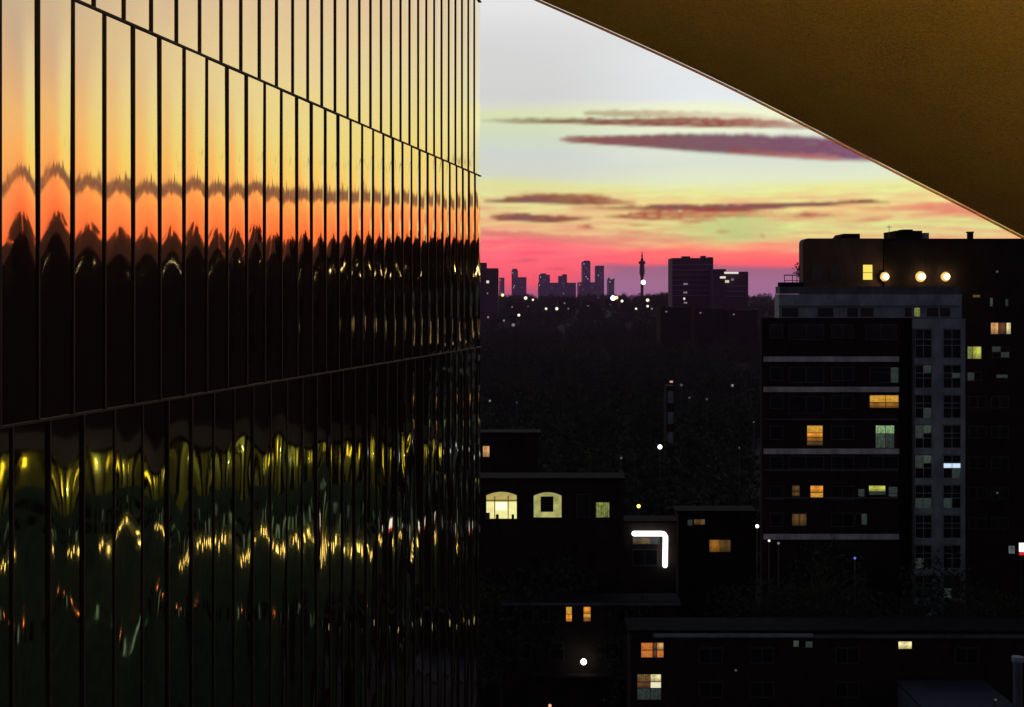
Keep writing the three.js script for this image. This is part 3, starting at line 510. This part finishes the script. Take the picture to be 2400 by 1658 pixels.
  part('wall', slab(1478, 1497, 2560, 1966, d, 3), M.darkbrown, g); part('eaves', [slab(1530, 1488, 2565, 1496.8, d - 0.45, 0.4)], M.greydark, g); part('gutter', slab(1532, 1486, 1905, 1493, d - 0.47, 0.12, 0.12), M.grey, g);
  part('roof', slab(1474, 1478, 2565, 1484.7, d - 0.4, 3.8), M.roof, g);
  makeWindow(g, 1503, 1507, 1555, 1541, d, [lit.rust, lit.brown, lit.peach, lit.rust, lit.brown, lit.rust], { frame: 0.05, xs: [0, 0.52, 0.7, 1], ys: [0, 0.5, 1], mat: M.metal });
  makeWindow(g, 1494, 1581, 1549, 1640, d, [lit.tan, lit.cream, lit.brown, lit.pale, lit.dimgrey, lit.dimgrey], { frame: 0.05, xs: [0, 0.55, 1], ys: [0, 0.3, 0.55, 1], mat: M.metal });
  makeWindow(g, 2106, 1504, 2137, 1521, d, [lit.paleyellow], { frame: 0.05, mat: M.metal });
  makeWindow(g, 1860, 1502, 1872, 1516, d, [lit.greendim], { frame: 0.04, mat: M.metal }); makeWindow(g, 1888, 1504, 1904, 1518, d, [lit.dimgrey], { frame: 0.04, mat: M.metal });
  for (const x of [1640, 1760, 1960, 2240]) for (const y of [1520, 1600]) makeWindow(g, x, y, x + 52, y + 34, d, [M.glass], { frame: 0.05, xs: [0, 0.5, 1], mat: M.metal });

  d = 91;
  const k = thing('blue_roof_annex', 'low annex with a faint blue flat roof at the bottom right', 'building', [X(2230, d), 0, -88]);
  part('wall', box(X(2130, d), 0, -93.6, X(2335, d), 11.9, -87.4), M.greydark, k); part('roof', box(X(2126, d), 11.9, -93.7, X(2339, d), 12.1, -87.3), M.bluish, k);
  d = 88;
  const v = thing('flue_stack', 'pale round flue stack at the right edge above the annex', 'chimney', [X(2386, d), 0, -d]);
  const sx = X(2386, d); part('stack', new THREE.CylinderGeometry(0.3, 0.36, Y(1550, d), 20).translate(sx, Y(1550, d) / 2, -d), M.greydark, v); part('cap', new THREE.CylinderGeometry(0.4, 0.4, 0.3, 20).translate(sx, Y(1545, d), -d), M.grey, v);
  d = 118;
  const s = thing('lit_sign', 'small lit white sign with a red foot at the right edge of the view', 'sign', [X(2398, d), 0, -d]);
  part('post', box(X(2396, d), 0, -d - 0.4, X(2400, d), Y(1302, d), -d - 0.2), M.metal, s); part('face', slab(2391, 1274, 2412, 1294, d, 0.2), glow(255, 250, 250, 1.5), s); part('foot', slab(2391, 1294.5, 2412, 1302, d, 0.2), glow(210, 40, 45, 1), s); part('side_panel', slab(2367, 1281, 2379, 1298, d, 0.2), glow(118, 120, 126, 1, clothTex), s);
  part('rail', slab(2379, 1288, 2391, 1290, d + 0.1, 0.06), M.metal, s);

  d = 250;
  const q = thing('stair_tower', 'slim grey tower half lost in the dark trees left of the apartment block', 'building', [X(1571, d), 0, -d]);
  part('wall', slab(1562, 905, 1580, 1240, d, 4), M.brick, q);
  for (const y of [918, 967, 1014]) makeWindow(q, 1565, y, 1578, y + 27, d, [glow(26, 28, 40, 1, clothTex)], { frame: 0.06, mat: M.metal });
  part('lamp_arm', slab(1570, 893, 1577, 897, d, 0.1, 0.3), glow(205, 150, 125, 1), q);
}

// ================================================================ skyline
{
  const wf = glow(225, 222, 205, 1.1), wd = glow(120, 108, 116, 1), wc = glow(214, 206, 176, 1);
  const bld = (label, rects, d, mat, wins = [], name = 'tower_block', cat = 'building', roofs = []) => {
    const mx = rects.reduce((s, q) => s + q[0] + q[2], 0) / rects.length / 2, t = thing(name, label, cat, [X(mx, d), 0, -d]);
    rects.forEach((q, i) => part('wall', slab(q[0], q[1], q[2], CY + 34 * FOC / d, d + i * 3, 18 * d / 1000 + 8), mat, t));
    for (const q of roofs) part('roof_plant', slab(q[0], q[1], q[2], q[3], d + 6, 8), mat, t);
    if (d > 2000) for (let k = 0; k < 7; k++) { const q = rects[k % rects.length], a = q[0] + 2 + ((k * 7.3) % Math.max(2, q[2] - q[0] - 5)), y = q[1] + 5 + ((k * 11.7) % 40); wins.push([a, y, a + 1.6, y + 1.6, k % 3 ? wd : wf]); }
    for (const [a, b, c, e, m] of wins) part('window', slab(a, b, c, e, d - 0.3, 0.3), m, t);
    return t;
  };
  bld('dark blocky building rising just right of the mirror building edge', [[1134, 629, 1168, 0], [1124, 616, 1140, 0]], 1300, M.far2, [[1140, 658, 1146, 664, wf], [1141, 686, 1144, 690, wd]]);
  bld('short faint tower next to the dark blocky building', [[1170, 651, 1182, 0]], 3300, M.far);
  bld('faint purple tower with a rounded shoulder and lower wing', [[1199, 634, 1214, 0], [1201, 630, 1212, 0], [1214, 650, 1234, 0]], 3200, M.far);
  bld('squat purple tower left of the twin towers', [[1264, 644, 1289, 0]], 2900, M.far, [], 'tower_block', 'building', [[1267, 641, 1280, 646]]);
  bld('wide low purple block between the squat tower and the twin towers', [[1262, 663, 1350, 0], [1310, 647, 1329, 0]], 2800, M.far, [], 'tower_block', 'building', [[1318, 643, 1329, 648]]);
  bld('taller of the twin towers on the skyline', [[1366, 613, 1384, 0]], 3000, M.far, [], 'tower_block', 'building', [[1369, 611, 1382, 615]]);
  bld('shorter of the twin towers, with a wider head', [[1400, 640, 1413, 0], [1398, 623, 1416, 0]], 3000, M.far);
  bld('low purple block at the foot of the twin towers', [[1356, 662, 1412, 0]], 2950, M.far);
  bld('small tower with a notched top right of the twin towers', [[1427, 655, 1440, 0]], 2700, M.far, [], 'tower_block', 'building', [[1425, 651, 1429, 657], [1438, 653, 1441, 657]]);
  const big = bld('broad dark block standing highest on the skyline left of the apartment block', [[1576, 605, 1672, 0]], 900, M.far2, [[1602, 664, 1612, 668, wd], [1602, 684, 1611, 688, wd], [1602, 698, 1606, 703, wf], [1603, 708, 1611, 712, wd]], 'tower_block', 'building', [[1600, 601, 1618, 606], [1645, 600, 1655, 606], [1660, 603, 1671, 606]]);
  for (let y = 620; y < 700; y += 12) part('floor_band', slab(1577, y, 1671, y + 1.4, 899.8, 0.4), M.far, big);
  const low = bld('lower dark block with a lit top strip, against the broad block', [[1672, 631, 1702, 0], [1700, 637, 1754, 0]], 880, M.far2, [[1698, 637.5, 1731, 642, wf], [1688, 648, 1701, 653, wf], [1700, 657, 1709, 663, wc], [1714, 653, 1720, 658, wd]]);
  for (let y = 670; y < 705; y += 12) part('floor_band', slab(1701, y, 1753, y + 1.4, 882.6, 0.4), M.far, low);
  const rl = rng(77);
  for (let k = 0; k < 16; k++) {
    const near = k > 12, x0 = near ? [1548, 1628, 1706][k - 13] : 1118 + k * 47 + rl() * 24, y0 = near ? 720 + rl() * 10 : 697 + rl() * 16, dd = near ? 770 + rl() * 40 : 1450 + rl() * 450, wn = [];
    if (rl() < 0.6) wn.push([x0 + 12, y0 + 9, x0 + 16, y0 + 12, wd]);
    const b = bld('low dark block in the town at the foot of the skyline', [[x0, y0, x0 + (near ? 62 : 18) + rl() * 26, 0]], dd, M.darkbrown, wn, 'low_block', 'building', [[x0 + 4, y0 - 3, x0 + 10 + rl() * 8, y0 + 1]]); b.userData.group = 'low dark blocks at the foot of the skyline';
  }
  // telecom tower with a pod
  const d = 2400, t = thing('telecom_tower', 'slender telecom tower with a pod, pink sky behind it', 'tower', [X(1505, d), 0, -d]), x = X(1505, d), k = d / FOC;
  const prof = [[0.3, 590], [1.2, 592], [1.2, 597], [2.2, 599], [1.4, 604], [3.2, 607], [3.2, 611], [8, 614], [8, 618], [5, 620], [6.2, 634], [6, 642], [3.4, 650], [3.6, 760]].map(([r, y]) => new THREE.Vector2(r * k, Y(y, d)));
  part('shaft', new THREE.LatheGeometry(prof.reverse(), 18).translate(x, 0, -d), M.far2, t);
}

// ================================================================ trees
function leafCloud(r, n, rx, ry, rz, size, lobes) {
  const pos = [], c = [];
  for (let k = 0; k < lobes; k++) { const a = r() * 6.283, q = Math.sqrt(r()) * 0.62, y = (r() - 0.42) * 1.1; c.push([Math.cos(a) * q * rx * (1 - 0.3 * Math.abs(y)), y * ry, Math.sin(a) * q * rz, 0.34 + r() * 0.26]); }
  for (let i = 0; i < n; i++) {
    const [cx, cy, cz, cr] = c[i % lobes], th = r() * 6.283, ph = Math.acos(2 * r() - 1), q = cr * (0.55 + 0.5 * Math.cbrt(r()));
    const p = [cx + Math.sin(ph) * Math.cos(th) * q * rx, cy + Math.cos(ph) * q * ry * 0.8, cz + Math.sin(ph) * Math.sin(th) * q * rz];
    const s = size * (0.6 + r()), v = () => [(r() - 0.5) * 2 * s, (r() - 0.5) * 2 * s, (r() - 0.5) * 2 * s];
    for (let f = 0; f < 2; f++) for (let q2 = 0; q2 < 3; q2++) { const e = v(); pos.push(p[0] + e[0], p[1] + e[1], p[2] + e[2]); }
  }
  const g = new THREE.BufferGeometry(); g.setAttribute('position', new THREE.Float32BufferAttribute(pos, 3)); g.computeVertexNormals(); return g;
}
{
  const r = rng(404);
  // individual trees around the houses
  const kinds = [0, 1, 2].map((k) => {
    const h = [15, 13, 16][k], g = new THREE.Group();
    const tr = [new THREE.CylinderGeometry(0.16, 0.34, h * 0.62, 8).translate(0, h * 0.31, 0)];
    for (let i = 0; i < 6; i++) { const b = new THREE.CylinderGeometry(0.05, 0.12, h * 0.32, 6).translate(0, h * 0.16, 0); b.rotateZ(0.5 + r() * 0.5); b.rotateY(i * 1.05 + r()); b.translate(0, h * (0.32 + 0.05 * i), 0); tr.push(b); }
    const crown = leafCloud(r, 3200, h * [0.34, 0.36, 0.26][k], h * [0.42, 0.4, 0.5][k], h * [0.34, 0.36, 0.26][k], 0.16, 15); crown.translate(0, h * 0.63, 0);
    return { trunk: mergeGeometries(tr), crown };
  });
  const spots = [
    [1590, 108, 0, 'leafy tree in the dark below the white light strip'], [1655, 104, 1, 'broad leafy tree in front of the terrace house'], [1722, 110, 2, 'tall narrow tree left of the apartment block foot'], [1792, 104, 0, 'leafy tree under the left corner of the apartment block'],
    [1865, 109, 1, 'broad tree under the amber windows of the apartment block'], [1945, 103.5, 2, 'tall tree in the middle below the apartment block'], [2030, 110, 0, 'leafy tree below the right end of the brick wing'], [2110, 104, 1, 'broad tree left of the stair tower foot'],
    [2190, 110, 2, 'tall tree in front of the stair tower foot'], [2280, 104, 0, 'leafy tree right of the stair tower foot'], [2350, 109, 1, 'broad tree left of the lit sign'], [1180, 108, 1, 'broad tree below the lit arched window'], [1260, 109, 0, 'leafy tree below the second arched window'], [1345, 108.6, 2, 'narrow tree above the pair of narrow amber windows'], [1430, 109, 1, 'broad tree left of the white light strip'], [1530, 104, 0, 'leafy tree close under the white light strip'],
  ];
  for (const [px, d, k, label] of spots) {
    const t = thing('leafy_tree', label, 'tree', [X(px, d), 0, -d], 'trees among the houses');
    const s = (px > 1300 && px < 1440 ? 0.66 : px > 1500 && px < 1740 ? 0.8 : 1.02) + r() * 0.2; t.scale.set(s, s * (0.96 + r() * 0.14), s); t.rotation.y = r() * 6.28;
    for (const [n, geo, m] of [['trunk', kinds[k].trunk, M.bark], ['crown', kinds[k].crown, k === 1 ? M.leaf2 : M.leaf]]) { const q = shade(new THREE.Mesh(geo, m)); q.name = n; t.add(q); }
  }
  // small tree on the roof corner of the apartment block
  const p = thing('roof_shrub', 'thin shrub on the roof corner left of the slab block', 'shrub', [X(1868, 128), Y(672, 128), -128]);
  part('stem', new THREE.CylinderGeometry(0.03, 0.05, 1.4, 6).translate(X(1868, 128), Y(672, 128) + 0.7, -128), M.bark, p); part('crown', leafCloud(r, 90, 0.5, 0.9, 0.5, 0.09, 5).translate(X(1868, 128), Y(672, 128) + 1.6, -128), M.leaf, p);
  // the wooded city beyond: crowns that read as one dark mass
  const base = leafCloud(r, 300, 4.6, 5, 4.6, 0.46, 8).translate(0, 6, 0), N = 5200, im = new THREE.InstancedMesh(base, M.leaf, N), m = new THREE.Matrix4(), q = new THREE.Quaternion(), up = new THREE.Vector3(0, 1, 0);
  let n = 0, guard = 0;
  while (n < N && guard++ < 60000) {
    const az = -9 + r() * 33, d = 168 + 2500 * r() ** 1.25, x = Math.sin(az * DEG) * d, z = -Math.cos(az * DEG) * d;
    if (d < 420 && az > 10.7) continue; if (Math.hypot(x - X(1571, 250), z + 250) < 9 || (d < 262 && Math.abs(az - az_(1571)) < 0.7)) continue; if (Math.abs(d - 890) < 26 && az > 6.8 && az < 11) continue;
    const s = 0.8 + r() * 0.65; q.setFromAxisAngle(up, r() * 6.28); m.compose(new THREE.Vector3(x, terrain(x, z) - 0.5, z), q, new THREE.Vector3(s, s * (0.8 + r() * 0.5), s)); im.setMatrixAt(n++, m);
  }
  im.count = n; im.name = 'woodland'; im.castShadow = im.receiveShadow = true; tag(im, 'dark wooded city reading as one mass below the skyline', 'woodland', null, 'stuff'); scene.add(im);
}

// ================================================================ small lights in the dark
{
  const pole = new THREE.CylinderGeometry(0.06, 0.09, 1, 6).translate(0, 0.5, 0), head = new THREE.SphereGeometry(1, 12, 8);
  const mats = { w: glow(232, 226, 205, 1.5), y: glow(245, 232, 160, 1.5), g: glow(120, 116, 118, 1), d: glow(70, 68, 70, 1), b: glow(255, 255, 250, 4), a: glow(255, 205, 100, 3), p: glow(225, 165, 135, 1.2), u: glow(90, 110, 225, 1.2) };
  function lamp(x, y, px, m, label, group, at, wall) {
    let d = at;
    if (!d) for (d = 165; d < 1350; d *= 1.01) if (Y(y, d) < terrain(X(x, d), -d) + 15.5) break;
    const wx = X(x, d), wy = Y(y, d), gy = terrain(wx, -d), rad = px * 0.36 * d / FOC;
    const t = thing(wall ? 'wall_lamp' : 'street_lamp', label, 'lamp', [wx, wall ? wy : gy, -d], group);
    if (wall) { const s = new THREE.Mesh(head, mats[m]); s.name = 'lamp_head'; s.scale.setScalar(rad); t.add(s); part('bracket', box(wx - 0.05, wy - 0.05, -d - wall, wx + 0.05, wy + 0.05, -d - rad * 0.8), M.metal, t); return [wx, wy, -d]; }
    const p = shade(new THREE.Mesh(pole, M.metal)); p.name = 'pole'; p.scale.set(1, wy - gy - rad * 0.8, 1); t.add(p);
    const s = new THREE.Mesh(head, mats[m]); s.name = 'lamp_head'; s.scale.setScalar(rad); s.position.y = wy - gy; t.add(s);
    return [wx, wy, -d];
  }
  const set = 'dots of light over the dark city';
  for (const [x, y, px, m, text] of [
    [1178, 692, 10, 'y', 'yellow lamp at the foot of the short faint tower near the mirror building'],
    [1249, 703, 7, 'w', 'small pale lamp just below and right of the flat skyline lamp'],
    [1280, 724, 8, 'w', 'small white lamp, left of a pair under the squat tower'],
    [1305, 724, 10, 'w', 'larger white lamp, right of a pair under the squat tower'],
    [1332, 724, 5, 'g', 'faint lamp right of the white pair under the squat tower'],
    [1216, 739, 9, 'w', 'white lamp alone below the flat skyline lamp'],
    [1144, 744, 7, 'g', 'dim lamp close to the mirror building, below the dark blocky building'],
    [1181, 752, 7, 'g', 'dim lamp in the dark, upper left of the grey lamp nearby'],
    [1203, 762, 11, 'g', 'larger grey lamp, lowest of the cluster near the mirror building'],
    [1458, 706, 9, 'w', 'pale lamp right beside the brightest white lamp'],
    [1491, 724, 7, 'w', 'small lamp below and left of the telecom tower'],
    [1518, 704, 11, 'w', 'largest of the three lamps stacked below the telecom tower'],
    [1518, 718, 8, 'w', 'middle of the three lamps stacked below the telecom tower'],
    [1528, 724, 7, 'g', 'dimmest and lowest of the three lamps below the telecom tower'],
    [1579, 714, 6, 'd', 'faint lamp at the lower left corner of the broad skyline block'],
    [1660, 704, 9, 'w', 'white lamp at the foot of the broad skyline block'],
    [1669, 695, 6, 'w', 'tiny lamp above right of the one at the foot of the broad block'],
    [1637, 728, 8, 'w', 'lone lamp under the broad skyline block'],
    [1659, 764, 5, 'd', 'faint lamp in the dark trees well below the broad skyline block'],
    [1646, 779, 7, 'd', 'lowest faint lamp in the trees below the broad skyline block'],
    [1148, 940, 7, 'g', 'dim lamp beside the mirror building, above the orange window'],
    [1597, 903, 9, 'd', 'grey lamp just right of the slim grey tower top'],
    [1717, 904, 9, 'g', 'grey lamp between the slim grey tower and the apartment block'],
    [1616, 933, 7, 'd', 'left of two faint lamps right of the slim grey tower'],
    [1657, 936, 7, 'd', 'right of two faint lamps right of the slim grey tower'],
    [1456, 1074, 9, 'd', 'faint lamp in the dark above the arched hall right end'],
    [1767, 990, 6, 'd', 'faint lamp in the trees close to the apartment block left edge'],
    [1733, 1050, 6, 'd', 'faint lamp in the trees left of the third floor band'],
    [1211, 944, 5, 'd', 'faintest lamp in the trees above the corner house'],
  ]) lamp(x, y, px, m, text, set);
  lamp(1232, 699, 11, 'w', 'pale lamp low on the skyline left of the squat tower');
  lamp(1437, 699, 16, 'b', 'brightest white lamp below the small notched tower'); lamp(1445, 698, 10, 'a', 'orange lamp touching the brightest white lamp below the small notched tower');
  lamp(1508, 662, 15, 'b', 'bright white lamp at the foot of the telecom tower', null, 1480);
  lamp(1547, 1048, 14, 'b', 'lone bright white lamp in the dark left of the apartment block', null, 215);
  lamp(1497, 1187, 12, 'a', 'amber lamp above the white light strip', null, 141);
  lamp(1775, 1234, 11, 'b', 'white lamp by the lower left corner of the apartment block', null, 121);
  lamp(1803, 1268, 8, 'w', 'left lamp of the pale pair under the lowest floor band of the apartment block', null, 119); lamp(1825, 1274, 8, 'g', 'right, dimmer lamp of the pair under the lowest floor band of the apartment block', null, 119);
  lamp(2004, 1309, 8, 'u', 'small blue lamp below the apartment block', null, 110.5);
  const a = lamp(1368, 1552, 20, 'b', 'bright greenish white lamp in front of the narrow window block', null, 104.2, 0.9); point(a[0], a[1], a[2] + 0.62, 0.9, 1, 0.75, 1, 10);
  lamp(1289, 1655, 11, 'p', 'peach lamp cut by the bottom edge of the view', null, 96);
  lamp(2338, 637, 8, 'd', 'faint lamp on the upper right of the slab block', null, 149, 0.6); lamp(2338, 1156, 7, 'd', 'faint lamp low on the right part of the slab block', null, 149, 0.6);
  lamp(2334, 1641, 8, 'd', 'faint lamp beside the blue annex roof', null, 87); lamp(1725, 1572, 8, 'd', 'faint lamp in front of the low flat roof block', null, 94.4, 0.7);
}

renderer.render(scene, camera);
